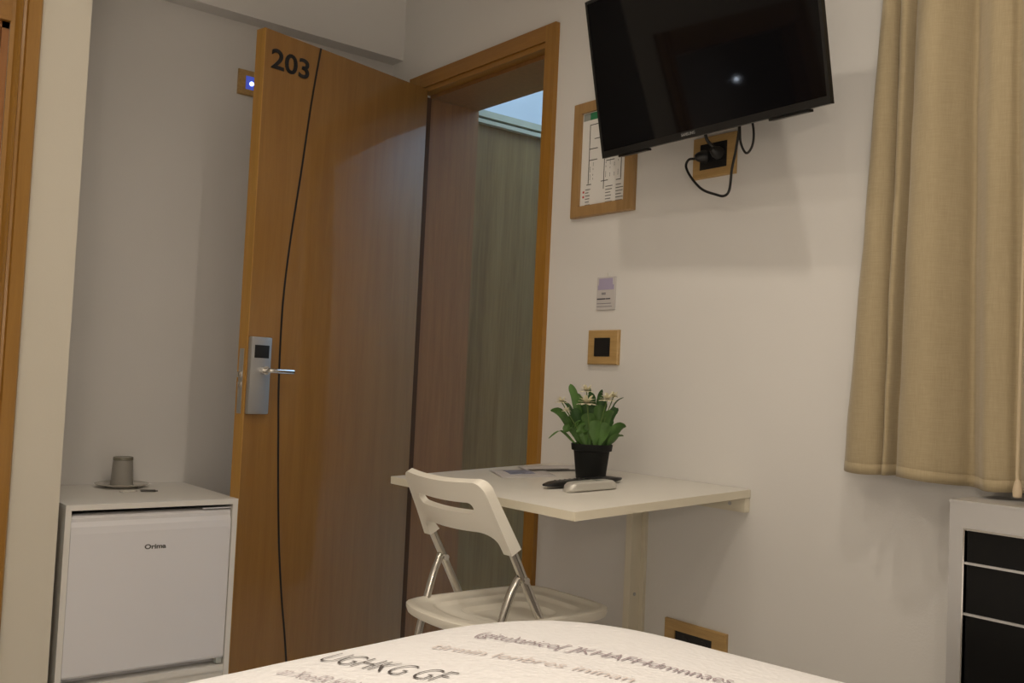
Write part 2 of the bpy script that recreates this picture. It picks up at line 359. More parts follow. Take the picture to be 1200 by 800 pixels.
# base, mattress, legs (bed coordinates: x = u, y = -v)
def bed_block(name, ins, z0, z1, rad, m, bev):      # box with rounded foot corners, in bed coordinates
    pts = []
    for k in range(9):
        a = math.radians(90+k*90/8); pts.append((ins+rad+rad*math.cos(a), -ins-rad+rad*math.sin(a)))
    for k in range(9):
        a = math.radians(180+k*90/8); pts.append((ins+rad+rad*math.cos(a), -BWD+ins+rad+rad*math.sin(a)))
    pts += [(BL-.02, -BWD+ins), (BL-.02, -ins)]
    bm = bmesh.new(); prism(bm, pts, lambda x, y: BM @ Vector((x, y, z0)), lambda x, y: BM @ Vector((x, y, z1)))
    return link(name, bm, m, bed, 'auto', bev, 3)
bed_block('bed_base', .06, .12, .30, .28, mat('bed_base_fabric', (.25, .20, .15), .9), .008)
bed_block('mattress', .04, .302, .545, .30, mat('mattress_white', (.75, .73, .70), .9), .03)
for u in (.22, BL-.1):
    for v in (.22, BWD-.22): 
        bm = bmesh.new(); lathe(bm, [(.022, 0), (.03, .12)], (BM @ Vector((u, -v, 0)))[:], 16); link('leg', bm, BLACK, bed, True)
# bedspread: rounded sheet that turns down over the edges with soft folds
NU, NV = 120, 90
R = .331
def cover_point(a, b):
    # a, b in [0,1]: unrolled coordinates, skirts of .42 on three sides
    S = .40
    U = -S + a*(BL+S); W_ = -S + b*(BWD+2*S)
    u = max(0, U); v = min(max(0, W_), BWD)
    ou = max(0, -U); ov = -W_ if W_ < 0 else (W_-BWD if W_ > BWD else 0); sv = -1 if W_ < 0 else 1
    # corner rounding of the top
    vv = v if v < BWD/2 else BWD-v
    if u < R and vv < R:
        dx, dy = R-u, R-vv; q = max(dx, dy)/max(1e-6, math.hypot(dx, dy))
        u2 = R-dx*q; vv2 = R-dy*q; u = u2; v = vv2 if v < BWD/2 else BWD-vv2
    z = bed_top(u, v if v < BWD/2 else BWD-v)
    # roll over the edge
    dn = math.hypot(ou, ov)
    if dn > 0:
        r = .0514
        du, dv = -ou/dn, (ov/dn)*sv
        th = min(dn/r, math.pi/2)
        out = r*math.sin(th); down = r*(1-math.cos(th)) + max(0, dn-r*math.pi/2)
        wob = .012*math.sin((u if ov > ou else v)*21+1)*min(1, down/.3)
        u += du*(out+wob); v += dv*(out+wob); z -= down
    return BM @ Vector((u, -v, z))
bm = bmesh.new(); g = [[bm.verts.new(cover_point(i/NU, j/NV)) for j in range(NV+1)] for i in range(NU+1)]
for i in range(NU):
    for j in range(NV): bm.faces.new((g[i][j], g[i+1][j], g[i+1][j+1], g[i][j+1]))
cover = thing('bedspread', 'white textured bedspread printed with purple and black words, spread over the bed', 'bedspread', tuple(BC), BA)
link('cover', bm, BEDM, cover, 'all')
def bed_text(s, p0, p1, h, m, name, bold=0, space=1, lab_=None, shear=0):
    p0 = Vector((*p0, 0)); p1 = Vector((*p1, 0)); ex = (p1-p0).normalized(); ey = Vector((-ex.y, ex.x, 0)); L = (p1-p0).length
    me = text_mesh(s, .08, 0, bold=bold, width=L, height=h, space=space, shear=shear)
    bm = bmesh.new(); bm.from_mesh(me)
    bmesh.ops.remove_doubles(bm, verts=bm.verts, dist=1e-5)
    for i in range(1, int(L/.03)+1):
        bmesh.ops.bisect_plane(bm, geom=bm.verts[:]+bm.edges[:]+bm.faces[:], plane_co=(i*.03, 0, 0), plane_no=(1, 0, 0))
    inv = BM.inverted()
    for v in bm.verts:
        p = p0 + ex*v.co.x + ey*v.co.y; q = inv @ p
        v.co = Vector((p.x, p.y, bed_top(max(0, q.x), max(0, -q.y)) + .0022))
    for f in bm.faces:
        if f.normal.z < 0: f.normal_flip()
    me2 = D.meshes.new(name); bm.to_mesh(me2); bm.free()
    o = link_me(name, me2, m, cover)
    if lab_: lab(o, lab_)
bed_text('(gitu)anico[ ]KHAFHdmnnaes', (1.885, -.948), (2.335, -.790), .058, INK_P, 'printed_words', -.0006, .95, 'purple-grey printed words near the far side')
bed_text('tirmin lonbres ininan', (1.91, -1.055), (2.27, -.935), .036, INK_F, 'printed_words', 0, 1, 'faint pink printed words')
bed_text('UGHKG GF', (1.865, -1.245), (2.105, -1.175), .060, INK_B, 'printed_words', -.0016, .95, 'black handwritten words')
bed_text('an XooER HK Xen', (1.905, -1.335), (2.08, -1.28), .034, INK_G, 'printed_words', 0, 1, 'small grey-pink printed words nearest the fridge side')
bed_text('shinon prahen', (1.915, -1.50), (2.10, -1.43), .03, INK_F, 'printed_words', 0, 1)

# ------------------------------------------------------------ wall table
TX, TH = 1.770, .8035; SAG = .0289; SA = math.atan2(SAG, .6)
TM = Matrix.Translation((TX, 0, TH)) @ Matrix.Rotation(SA, 4, 'X')
tab = thing('wall_table', 'white drop-leaf table fixed to the wall, carrying the potted plant', 'table', (1.4, -.02, .1))
B('table_top', (-.74, -.6, -.020), (0, -.002, 0), WLAM, tab, .0008, TM)
for a_, b_ in (((-.74, -.6012, -.020), (0, -.6, -.0006)), ((0, -.6, -.020), (.0012, -.002, -.0006)), ((-.7412, -.6, -.020), (-.74, -.002, -.0006))): B('edge_band', a_, b_, YLAM, tab, 0, TM)
def tz(y): return TH + y*SAG/.6 + .0002
B('wall_rail', (TX-.74+.01, -.020, TH-.058), (TX-.002, 0, TH-.022), YLAM, tab, .001)
B('support_post', (1.388, -.048, .09), (1.412, 0, TH-.06), YLAM, tab, .0015)
B('post_back_plate', (1.412, -.010, .09), (1.426, 0, TH-.06), YLAM, tab, .001)
for c_, n_ in (((1.722, -.020, .764), (0, -1, 0)), ((1.412, -.030, .475), (1, 0, 0)), ((1.412, -.030, .705), (1, 0, 0))):
    bm = bmesh.new(); c_ = Vector(c_); tube(bm, [c_, c_+Vector(n_)*.0015], .005, 14); link('screw', bm, STEEL, tab, True)

# ------------------------------------------------------------ folding chair
ch = thing('folding_chair', 'white plastic folding chair with chrome tube legs, tucked under the wall table', 'chair', (1.437, -.48, 0))
CXc, HWc = 1.438, .160
def lean(z): return -.62 - (z-.655)*.56          # y of the long side tubes over height
# backrest
c = D.curves.new('bk', 'CURVE'); c.dimensions = '2D'; c.fill_mode = 'BOTH'; c.resolution_u = 1
def spl(pts):
    s = c.splines.new('POLY'); s.points.add(len(pts)-1)
    for p, q in zip(s.points, pts): p.co = (q[0], q[1], 0, 1)
    s.use_cyclic_u = True
def arc(cx, cy, rx, ry, a0, a1, n=8): return [(cx+rx*math.cos(math.radians(a0+(a1-a0)*k/n)), cy+ry*math.sin(math.radians(a0+(a1-a0)*k/n))) for k in range(n+1)]
# in panel coordinates: x across, s up along the slant; s=0 is the sleeve ends
TOPS = .205
out = [(-.176, .015)] + arc(-.122, TOPS-.030, .028, .030, 180, 90) + arc(.134, TOPS-.034, .032, .034, 90, 0) + [(.176, .015), (.146, .015)] \
      + arc(.088, .035, .056, .037, 0, 90, 10) + arc(-.104, .035, .042, .033, 90, 180, 10) + [(-.146, .015)]
# widen: side edges slope in towards the top
spl(out)
spl(arc(.095, .137, .014, .0145, 90, -90, 6) + arc(-.095, .137, .014, .0145, 270, 90, 6))
c.extrude = .008
o = D.objects.new('bk', c); COL.objects.link(o); dg = bpy.context.evaluated_depsgraph_get(); dg.update()
me = D.meshes.new_from_object(o.evaluated_get(dg)); D.objects.remove(o); D.curves.remove(c); me.materials.clear()
bm = bmesh.new(); bm.from_mesh(me); bmesh.ops.remove_doubles(bm, verts=bm.verts, dist=1e-5)
for k in range(-11, 12):
    bmesh.ops.bisect_plane(bm, geom=bm.verts[:]+bm.edges[:]+bm.faces[:], plane_co=(k*.0165, 0, 0), plane_no=(1, 0, 0))
es = [e for e in bm.edges if len(e.link_faces) == 2 and e.calc_face_angle(0) > 1.0]
bmesh.ops.bevel(bm, geom=es, offset=.0045, segments=3, affect='EDGES', clamp_overlap=True)
sl = Vector((0, -.4886, .8725)); nrm = Vector((0, .8725, .4886))
for v in bm.verts:
    x, s, h = v.co
    bow = .026*(1-(x/.19)**2)*sstep(0, .09, s)
    thick = 1+.9*(1-sstep(0, .08, s)) + .5*sstep(.12, .17, abs(x))*sstep(.05, .12, s)                      # sleeves around the tubes are thicker
    v.co = Vector((CXc+x+.012*s/.2+.002, -.620, .652)) + sl*s + nrm*(h*thick - bow)
link('backrest', bm, CHAIRP, ch, 'auto')
# seat
bm = bmesh.new(); NR, NS = 36, 72; rings = []
SX, SY, SZ = 1.450, -.503, .507
for i in range(NR+1):
    r = i/NR; ring = []
    for k in range(NS):
        a = 2*math.pi*k/NS; ca, sa = math.cos(a), math.sin(a)
        n = 8 if sa < 0 else 5.0
        q = (abs(ca)**n+abs(sa)**n)**(-1/n)
        x = SX + .171*q*ca*r; y = SY + ((.205+.035*(1-(q*ca)**2)) if sa < 0 else .215)*q*sa*r
        if sa > 0: x = SX + (x-SX)*(1-.03*q*sa*r)
        z = SZ - .012*(1-sstep(.42, .48, r)) - .009*(1-sstep(.68, .73, r)) - .009*(1-sstep(.87, .92, r)) - .003*sstep(.96, 1, r)
        ring.append((x, y, z))
    rings.append(ring)
top = [[bm.verts.new(p) for p in rg] for rg in rings[1:]]; ctr = bm.verts.new((SX, SY, rings[0][0][2]))
bot = [[bm.verts.new((SX+(p[0]-SX)*s, SY+(p[1]-SY)*s, SZ-d)) for p in rings[-1]] for s, d in ((1.0, .012), (.985, .022), (.95, .026), (.80, .036))]
bc = bm.verts.new((SX, SY, SZ-.036))
for k in range(NS):
    k2 = (k+1) % NS; bm.faces.new((ctr, top[0][k], top[0][k2])); bm.faces.new((bc, bot[-1][k2], bot[-1][k]))
    for a, b in list(zip(top, top[1:])) + [(top[-1], bot[0])] + list(zip(bot, bot[1:])): bm.faces.new((a[k], b[k], b[k2], a[k2]))
link('seat', bm, CHAIRP, ch, 'auto')
for s in (-1, 1):
    x = CXc + s*HWc
    bm = bmesh.new(); tube(bm, [(x, lean(.72), .72), (x, lean(.30), .30), (x+s*.004, lean(.012), .012)], .0105, 16)
    lg = link('leg', bm, TUBE, ch, True)
    bm = bmesh.new(); tube(bm, [(x+s*.004, lean(.03), .03), (x+s*.004, lean(0), 0)], .0135, 14); lab(link('rubber_foot', bm, BLACK, lg, True), 'black rubber foot')
    xi = x - s*.004
    bm = bmesh.new(); tube(bm, smooth_path([(x-s*.002, -.600, .603), (x-s*.006, -.607, .590), (x-s*.009, -.625, .55), (x-s*.012, -.655, .44), (x-s*.012, -.700, .22), (x-s*.012, -.742, .012)], 5), .0098, 16)
    lg = link('leg', bm, TUBE, ch, True)
    bm = bmesh.new(); tube(bm, [(x-s*.012, -.739, .03), (x-s*.012, -.744, 0)], .0125, 14); lab(link('rubber_foot', bm, BLACK, lg, True), 'black rubber foot')
    bm = bmesh.new(); tube(bm, [(x-s*.016, -.588, .598), (x+s*.013, -.588, .598)], .0075, 14); link('pivot_bolt', bm, CHROME, ch, True)
bm = bmesh.new(); tube(bm, [(CXc-HWc, lean(.1), .1), (CXc+HWc, lean(.1), .1)], .008, 12); link('stretcher', bm, TUBE, ch, True)
bm = bmesh.new(); tube(bm, [(CXc-HWc+.012, -.722, .12), (CXc+HWc-.012, -.722, .12)], .008, 12); link('stretcher', bm, TUBE, ch, True)

# ------------------------------------------------------------ potted plant on the table
PX, PY = 1.385, -.19; PZ = tz(PY)-.001
pl = thing('potted_plant', 'small green leafy plant with cream flowers in a black pot on the wall table', 'plant', (PX, PY, PZ))
bm = bmesh.new(); lathe(bm, [(.030, .0), (.038, .0), (.040, .003), (.0485, .076), (.0545, .078), (.0565, .094), (.0545, .0955), (.0505, .094), (.046, .078), (.038, .012), (.030, .011)], (PX, PY, PZ), 40, True)
link('pot', bm, POT, pl, 'auto')
bm = bmesh.new(); lathe(bm, [(.001, .080), (.03, .084), (.0465, .081), (.046, .076), (.001, .074)], (PX, PY, PZ), 32); link('soil', bm, SOIL, pl, True)
CR = Vector((.6258, .7786, 0)).normalized(); CD = Vector((.78, -.6243, 0)).normalized()   # sideways / towards the room, for laying out the leaves
base = Vector((PX, PY, PZ+.082))
def leaf_strip(bm, pts, wmax, roll=0, shape=.62):
    P = smooth_path(pts, 5); n = len(P); side = None; prev = None
    for i, p in enumerate(P):
        t = (P[min(i+1, n-1)]-P[max(i-1, 0)]).normalized()
        s = t.cross(Vector((0, 0, 1))) if abs(t.z) < .95 else t.cross(CD)
        s = CR*.85 + s.normalized()*.3*(1 if s.dot(CR) > 0 else -1); s = s-t*s.dot(t)
        s = s.normalized() if s.length > .25 else (s + t.cross(CD).normalized()*.6).normalized()
        s = (Matrix.Rotation(roll, 3, t) @ s)
        u = t.cross(s); f = i/(n-1)
        if f < .22: ww = .10+.25*(f/.22)
        else: ww = .35+.95*math.sin(math.pi*min(1, (f-.22)/.78)**1.15)*(1-.35*((f-.22)/.78)**6) if f < 1 else 0
        ww = min(ww, 1.0)*wmax*1.08
        if f > .97: ww = wmax*.12
        row = [bm.verts.new(p+s*(k*ww/2)+u*(abs(k)*ww*.16)) for k in (-1, -.5, 0, .5, 1)]
        if prev:
            for a in range(4): bm.faces.new((prev[a], prev[a+1], row[a+1], row[a]))
        prev = row
def sp(r, z, d=0): return base + CR*r + CD*d + Vector((0, 0, z))
def add_leaves(lst, m, name):
    bm = bmesh.new()
    for (pts, wd, roll) in lst: leaf_strip(bm, pts, wd, roll)
    bmesh.ops.recalc_face_normals(bm, faces=bm.faces)
    bmesh.ops.solidify(bm, geom=bm.faces[:], thickness=.0007)
    return link(name, bm, m, pl, True)
k = .0023                                         # metres per photo pixel at the plant
def L(tx, ty, d0, d1, wd, roll=0, bx=0, bend=0):  # tip in photo pixels from the rim centre (692,522)
    r, z = (tx-692)*k, (522-ty)*k
    b = sp(bx*k, -.006, d0); tip = sp(r, z, d1)
    m1 = sp(bx*k+(r-bx*k)*.30, z*.42+bend*.3, d0+(d1-d0)*.35); m2 = sp(bx*k+(r-bx*k)*.66, z*.80+bend, d0+(d1-d0)*.7)
    return ([b, m1, m2, tip], wd*1.0, roll)
A_ = [L(664, 447, .01, -.01, .023, .2, -10, .004), L(641, 479, 0, .03, .020, .6, -12, .012), L(731, 494, .0, .01, .027, -.3, 10, .006), L(728, 505, .015, .02, .026, .3, 14, .004),
      L(657, 503, .02, .03, .028, .1, -6, .020), L(674, 458, -.01, -.03, .026, .1, -6), L(700, 470, .01, .02, .030, -.1, 4), L(714, 476, .0, .03, .026, .2, 8, .004),
      L(684, 480, .02, .03, .034, 0, -3), L(696, 488, .03, .035, .034, .2, 2), L(710, 492, .025, .03, .030, -.2, 6), L(672, 490, .03, .03, .030, .2, -6), L(640, 512, .01, .03, .007, .4, -10, .026)]
B_ = [L(655, 466, -.01, -.03, .018, .5, -8, .01), L(722, 473, -.02, -.02, .021, -.4, 10, .006), L(727, 460, -.02, .0, .011, .8, 8, .010), L(690, 456, -.02, -.03, .022, 0, 0), L(702, 452, -.02, -.01, .016, .6, 3),
      L(681, 468, .0, .0, .030, -.2, -2), L(694, 474, .01, .01, .032, .1, 3), L(706, 465, -.01, -.01, .024, .3, 5), L(668, 476, .0, .01, .026, .3, -8), L(713, 484, .0, .01, .030, -.3, 8), L(664, 484, -.01, .0, .028, .2, -8), L(700, 458, 0, .01, .02, -.4, 3), L(688, 450, -.03, -.03, .010, .5, 0)]
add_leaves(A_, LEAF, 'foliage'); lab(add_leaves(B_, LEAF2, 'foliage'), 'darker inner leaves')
bm = bmesh.new()
FL = [(682, 468, .055, .030), (653, 468, .035, .019), (682, 454, .03, .023), (706, 463, .045, .026), (714, 459, .03, .018), (659, 478, .05, .014)]
for i, (x, y, d, r) in enumerate(FL):
    r *= 1.55; bm = bmesh.new(); cc = sp((x-692)*k, (522-y)*k, d); 
    random.seed(i+3)
    for rg, (np_, rad, lift) in enumerate(((9, r*.60, .1), (8, r*.52, .9), (7, r*.46, 1.9), (5, r*.40, 3.2))):
        for q in range(np_):
            a = 2*math.pi*(q+.5*rg)/np_+random.uniform(-.15, .15); dr = CR*math.cos(a)+CD*math.sin(a)
            sd = dr.cross(Vector((0, 0, 1))).normalized(); row = []
            for f, ww in ((.1, .16), (.45, .45), (.8, .42), (1.0, .18)):
                p = cc + dr*rad*f + Vector((0, 0, rad*lift*f*.42-.22*rad*f*f))
                row.append((bm.verts.new(p-sd*rad*ww*.55), bm.verts.new(p+Vector((0, 0, -.0008))), bm.verts.new(p+sd*rad*ww*.55)))
            for a_, b_ in zip(row, row[1:]):
                bm.faces.new((a_[0], a_[1], b_[1], b_[0])); bm.faces.new((a_[1], a_[2], b_[2], b_[1]))
    f = link('flower', bm, PETAL, pl, 'all')
    bm = bmesh.new(); tube(bm, smooth_path([sp((x-692)*k*.2, 0, d*.2), sp((x-692)*k*.55, (522-y)*k*.5, d*.6), cc], 4), .0013, 6); link('stem', bm, STEM, f, True)

# ------------------------------------------------------------ things lying on the table
def slab(name, c, L_, W_, H_, ang, m, parent=None, round_=.004, taper=1.0, belly=0, z0=None):
    bm = bmesh.new(); n = 20; e = Vector((math.cos(ang), math.sin(ang), 0)); s = Vector((-e.y, e.x, 0)); prev = None
    for i in range(n+1):
        f = -1+2*i/n; x = f*L_/2
        edge = math.sqrt(max(0, 1-abs(f)**8)); ww = W_/2*max(.35, edge)*(1-(1-taper)*abs(f)**2)
        up = belly*abs(f)**2.4
        lo = up; hi = max(H_*max(.4, edge), up+.3*H_)
        row = []
        for a in range(14):
            an = 2*math.pi*a/14; cx = math.copysign(abs(math.cos(an))**.5, math.cos(an)); cz = math.copysign(abs(math.sin(an))**.55, math.sin(an))
            p = Vector((c[0], c[1], 0)) + e*x + s*(cx*ww); z = (z0 if z0 is not None else tz(c[1])) + SAG/.6*(p.y-c[1])
            row.append(bm.verts.new((p.x, p.y, z + (lo+hi)/2 + cz*(hi-lo)/2)))
        if prev:
            for a in range(14): bm.faces.new((prev[a], prev[(a+1) % 14], row[(a+1) % 14], row[a]))
        else: bm.faces.new(row[::-1])
        prev = row
    bm.faces.new(prev)
    return link(name, bm, m, parent, True)
rc = (1.472, -.298); ra = math.radians(87)
rem = thing('remote_control', 'black curved television remote lying behind the silver one', 'remote control', (*rc, tz(rc[1])))
slab('remote_body', rc, .252, .046, .018, ra, mat('remote_black', (.014, .014, .015), .35), rem, belly=.007)
px = [(i, j) for i in range(6) for j in (-1, 1)]
for i, j in px:
    e = Vector((math.cos(ra), math.sin(ra), 0)); s = Vector((-e.y, e.x, 0)); p = Vector((*rc, 0)) - e*(.085-i*.016) + s*j*.009; z = tz(rc[1]) + SAG/.6*(p.y-rc[1]) + .0172 
    bm = bmesh.new(); lathe(bm, [(.0035, 0), (.0035, .0012), (.002, .0016)], (p.x, p.y, z), 10); link('button', bm, mat('remote_button', (.12, .12, .12), .6) if 'remote_button' not in D.materials else D.materials['remote_button'], rem, True)
sc_ = (1.550, -.347); sa_ = math.atan2(.7786, .6258)
sr = thing('remote_control', 'silver air-conditioner remote lying in front of the black one', 'remote control', (*sc_, tz(sc_[1])))
slab('remote_body', sc_, .150, .044, .025, sa_+.55, SILVER, sr)
e = Vector((math.cos(sa_+.55), math.sin(sa_+.55), 0)); 
mt = Matrix.Translation((sc_[0]+e.x*.03, sc_[1]+e.y*.03, tz(sc_[1])+.0245)) @ Matrix.Rotation(sa_+.55, 4, 'Z')
B('display', (-.022, -.013, 0), (.022, .013, .0014), mat('display_grey', (.22, .24, .22), .3), sr, .0005, mt)
# leaflets
LPAP = mat('leaflet_paper', (.52, .50, .50), .5)
def sheet(name, quad, m, parent, t=.0006, lift=0, curl=0):
    bm = bmesh.new(); n = 10; g1 = []
    a, b, c_, d = [Vector(q) for q in quad]
    for i in range(n+1):
        for j in range(n+1):
            u, v = i/n, j/n; p = a*(1-u)*(1-v)+b*u*(1-v)+c_*u*v+d*(1-u)*v
            p.z = tz(p.y) + .0006 + lift + curl*math.sin(math.pi*u)
            g1.append(bm.verts.new(p))
    for i in range(n):
        for j in range(n): q = i*(n+1)+j; bm.faces.new((g1[q], g1[q+1], g1[q+n+2], g1[q+n+1]))
    bmesh.ops.recalc_face_normals(bm, faces=bm.faces); bmesh.ops.solidify(bm, geom=bm.faces[:], thickness=t)
    return link(name, bm, m, parent, 'all')
lf = thing('leaflet', 'printed folded leaflet lying on the table left of the plant pot', 'leaflet', (1.2, -.24, tz(-.24)))
sheet('page', [(1.075, -.30, 0), (1.235, -.375, 0), (1.30, -.235, 0), (1.14, -.16, 0)], LPAP, lf, curl=.002)
sheet('printed_photo', [(1.115, -.280, 0), (1.205, -.322, 0), (1.235, -.255, 0), (1.145, -.213, 0)], mat('leaflet_print', (.20, .22, .32), .4, var=.6, vscale=40), lf, .0003,   .0014, .0018)
lf = thing('leaflet', 'dark and white leaflet lying closest to the doorway on the table', 'leaflet', (1.13, -.14, tz(-.14)))
sheet('page', [(1.07, -.19, 0), (1.17, -.235, 0), (1.25, -.06, 0), (1.15, -.02, 0)], LPAP, lf, lift=.0035)
sheet('dark_panel', [(1.155, -.222, 0), (1.175, -.228, 0), (1.225, -.12, 0), (1.205, -.11, 0)], mat('leaflet_dark', (.02, .02, .02), .4), lf, .0003, .0045)

# ------------------------------------------------------------ television
tv = thing('television', 'flat black television tilted down on the wall above the socket', 'television', (1.738, -.199, 1.673))
YW, TI, TW, THH = -.045, .207, .737, .424
ex = Vector((math.cos(YW), math.sin(YW), 0)); ez = Vector((math.sin(YW)*math.sin(TI), -math.cos(YW)*math.sin(TI), math.cos(TI))); ey = ez.cross(ex)
TVM = Matrix((ex, ey, ez)).transposed().to_4x4(); TVM.translation = (1.370, -.182, 1.673)
BZL = .008
bm = nb(((0, 0, 0), (BZL, .013, THH)), ((TW-BZL, 0, 0), (TW, .013, THH)), ((BZL, 0, THH-BZL), (TW-BZL, .013, THH)), ((BZL, 0, 0), (TW-BZL, .013, .018)), mtx=TVM)
link('bezel', bm, TVB, tv)
B('screen', (BZL, .0015, .018), (TW-BZL, .010, THH-BZL), SCREEN, tv, 0, TVM)
bm = bmesh.new(); vs = [bm.verts.new(TVM @ Vector(p)) for p in ((.02, .0125, .012), (TW-.02, .0125, .012), (TW-.02, .0125, THH-.02), (.02, .0125, THH-.02), (.10, .062, .05), (TW-.10, .062, .05), (TW-.10, .062, THH-.10), (.10, .062, THH-.10))]
for f in ((3, 2, 1, 0), (4, 5, 6, 7), (0, 1, 5, 4), (1, 2, 6, 5), (2, 3, 7, 6), (3, 0, 4, 7)): bm.faces.new([vs[i] for i in f])
link('rear_housing', bm, BLACK, tv)
me = text_mesh('SAMSUNG', .01, .0004, bold=.0001, width=.046, height=.0075)
place(me, TVM @ Vector((.300, -.0006, .0065)), ex, ez, -ey); lab(link_me('brand_lettering', me, mat('brand_silver', (.25, .25, .25), .4), tv), 'small silver brand lettering')
B('stand_socket', (.06, .004, -.006), (.17, .022, 0), TVB, tv, .001, TVM); B('stand_socket', (TW-.17, .004, -.006), (TW-.06, .022, 0), TVB, tv, .001, TVM)
link('wall_bracket', nb(((1.62, -.012, 1.80), (1.86, 0, 1.98)), ((1.70, -.17, 1.87), (1.78, -.012, 1.91))), BLACK, tv)

# ------------------------------------------------------------ sockets, switch, sensor, plan and card
def plate(bm, x0, x1, z0, z1, hx0, hx1, hz0, hz1, y=0, th=.011):
    def ring(xa, xb, za, zb, yy): return [bm.verts.new(p) for p in ((xa, yy, za), (xb, yy, za), (xb, yy, zb), (xa, yy, zb))]
    r = [ring(x0, x1, z0, z1, y), ring(x0, x1, z0, z1, y-th*.7), ring(x0+.003, x1-.003, z0+.003, z1-.003, y-th), ring(hx0, hx1, hz0, hz1, y-th), ring(hx0, hx1, hz0, hz1, y)]
    for a, b in zip(r, r[1:]):
        for q in range(4): bm.faces.new((a[q], a[(q+1) % 4], b[(q+1) % 4], b[q]))
    return bm
so = thing('wall_socket', 'wooden-framed double power socket on the wall just below the television', 'socket', (1.617, 0, 1.615))
link('cover_plate', plate(bmesh.new(), 1.546, 1.690, 1.618, 1.730, 1.572, 1.664, 1.640, 1.710), PLATEW, so)
B('socket_insert', (1.572, -.010, 1.640), (1.664, 0, 1.710), BLACK, so, .001)
for x in (1.596, 1.641):
    bm = bmesh.new(); tube(bm, [(x, -.0095, 1.675), (x, -.0125, 1.675)], .018, 20); link('socket_ring', bm, BLACK, so, True)
def cable(name, label, pts, r, plug_at, plug_dir, grp=None):
    t = thing(name, label, 'cable', pts[0])
    bm = bmesh.new(); tube(bm, smooth_path(pts, 8), r, 10); link('cord', bm, BLACK, t, True)
    if plug_at:
        a = Vector(plug_at); d = Vector(plug_dir)
        bm = bmesh.new(); tube(bm, [a, a+d*.012, a+d*.026, a+d*.034], [.017, .017, .012, .006], 18); link('plug', bm, BLACK, t, True)
    return t
cable('power_cable', 'black cable looping down from the socket and back up to the television', [(1.575, -.034, 1.668), (1.567, -.050, 1.664), (1.563, -.055, 1.645), (1.585, -.058, 1.612), (1.625, -.060, 1.575), (1.672, -.060, 1.555), (1.700, -.060, 1.548), (1.716, -.060, 1.562), (1.722, -.060, 1.615), (1.735, -.062, 1.668), (1.752, -.075, 1.72), (1.765, -.11, 1.75), (1.775, -.135, 1.78)], .0034, (1.596, -.0125, 1.675), (-.55, -.75, -.1))
cable('aerial_cable', 'black cable hanging in a narrow loop below the television corner of the socket', [(1.775, -.14, 1.78), (1.783, -.115, 1.715), (1.782, -.105, 1.665), (1.797, -.10, 1.636), (1.815, -.10, 1.655), (1.818, -.105, 1.70), (1.81, -.13, 1.77)], .003, None, None)
cable('power_cable', 'short thick black cable dropping straight from television to socket', [(1.641, -.040, 1.690), (1.633, -.055, 1.705), (1.634, -.07, 1.73), (1.65, -.12, 1.79)], .0042, (1.641, -.0125, 1.675), (-.1, -.9, .25))

sw = thing('light_switch', 'square wooden-framed black light switch on the wall above the plant', 'switch', (1.224, 0, 1.108))
link('cover_plate', plate(bmesh.new(), 1.160, 1.288, 1.110, 1.213, 1.190, 1.256, 1.134, 1.190), PLATEW, sw)
B('rocker', (1.191, -.013, 1.135), (1.255, 0, 1.189), BLACK, sw, .001)
ls = thing('wall_socket', 'wooden-framed black socket low on the wall behind the bed', 'socket', (1.612, 0, .33))
link('cover_plate', plate(bmesh.new(), 1.508, 1.716, .328, .430, 1.545, 1.672, .350, .404), PLATEW, ls)
B('socket_insert', (1.545, -.006, .350), (1.672, 0, .404), BLACK, ls, .001)
for x in (1.576, 1.641):
    bm = bmesh.new(); tube(bm, [(x, -.0055, .377), (x, -.0085, .377)], .018, 20); link('socket_ring', bm, BLACK, ls, True)
# sensor plate on the niche wall
RZ = Matrix.Translation((XW, -2.01*(1-.894), 1.04*(1-.894))) @ Matrix.Rotation(math.radians(90), 4, 'Z') @ Matrix.Diagonal((.894, 1, .894, 1))   # local x -> +y, local -y -> +x
se = thing('sensor_plate', 'wooden-framed plate with glowing blue light on the recessed wall beside the open door', 'sensor', (XW, -.6, 2.05))
bm = plate(bmesh.new(), -.489, -.375, 2.172, 2.275, -.458, -.402, 2.196, 2.252); bmesh.ops.transform(bm, matrix=RZ, verts=bm.verts); link('cover_plate', bm, PLATEW, se)
B('blue_panel', (-.458, -.009, 2.196), (-.402, 0, 2.252), LEDB, se, .001, RZ)
bm = bmesh.new(); tube(bm, [RZ @ Vector((-.432, -.008, 2.222)), RZ @ Vector((-.432, -.011, 2.222))], .008, 16); lab(link('light_spot', bm, LEDC, se, True), 'bright blue light spot')

pf = thing('picture_frame', 'wood-framed evacuation plan on the wall, half behind the television', 'picture frame', (1.19, 0, 1.56))
fx0, fx1, fz0, fz1 = 1.059, 1.327, 1.562, 1.921
link('frame', plate(bmesh.new(), fx0, fx1, fz0, fz1, fx0+.036, fx1-.036, fz0+.034, fz1-.034, th=.017), FRAMEW, pf)
pp = B('plan_sheet', (fx0+.036, -.008, fz0+.034), (fx1-.036, 0, fz1-.034), PAPER, pf)
def mark(name, boxes, m): return link(name, nb(*[((a, -.0087, c_), (b, -.0079, d)) for a, b, c_, d in boxes]), m, pp)
gx = 1.098
mark('header_band', [(gx, gx+.030, 1.862, 1.884)], mat('grey_header', (.30, .32, .30), .6))
mark('green_header', [(gx+.030, 1.288, 1.862, 1.884)], mat('green_header', (.03, .22, .10), .6))
ln = .0022; W_ = []
for a in (1.128, 1.196, 1.268): W_.append((a, a+ln, 1.664 if a != 1.196 else 1.64, 1.845))
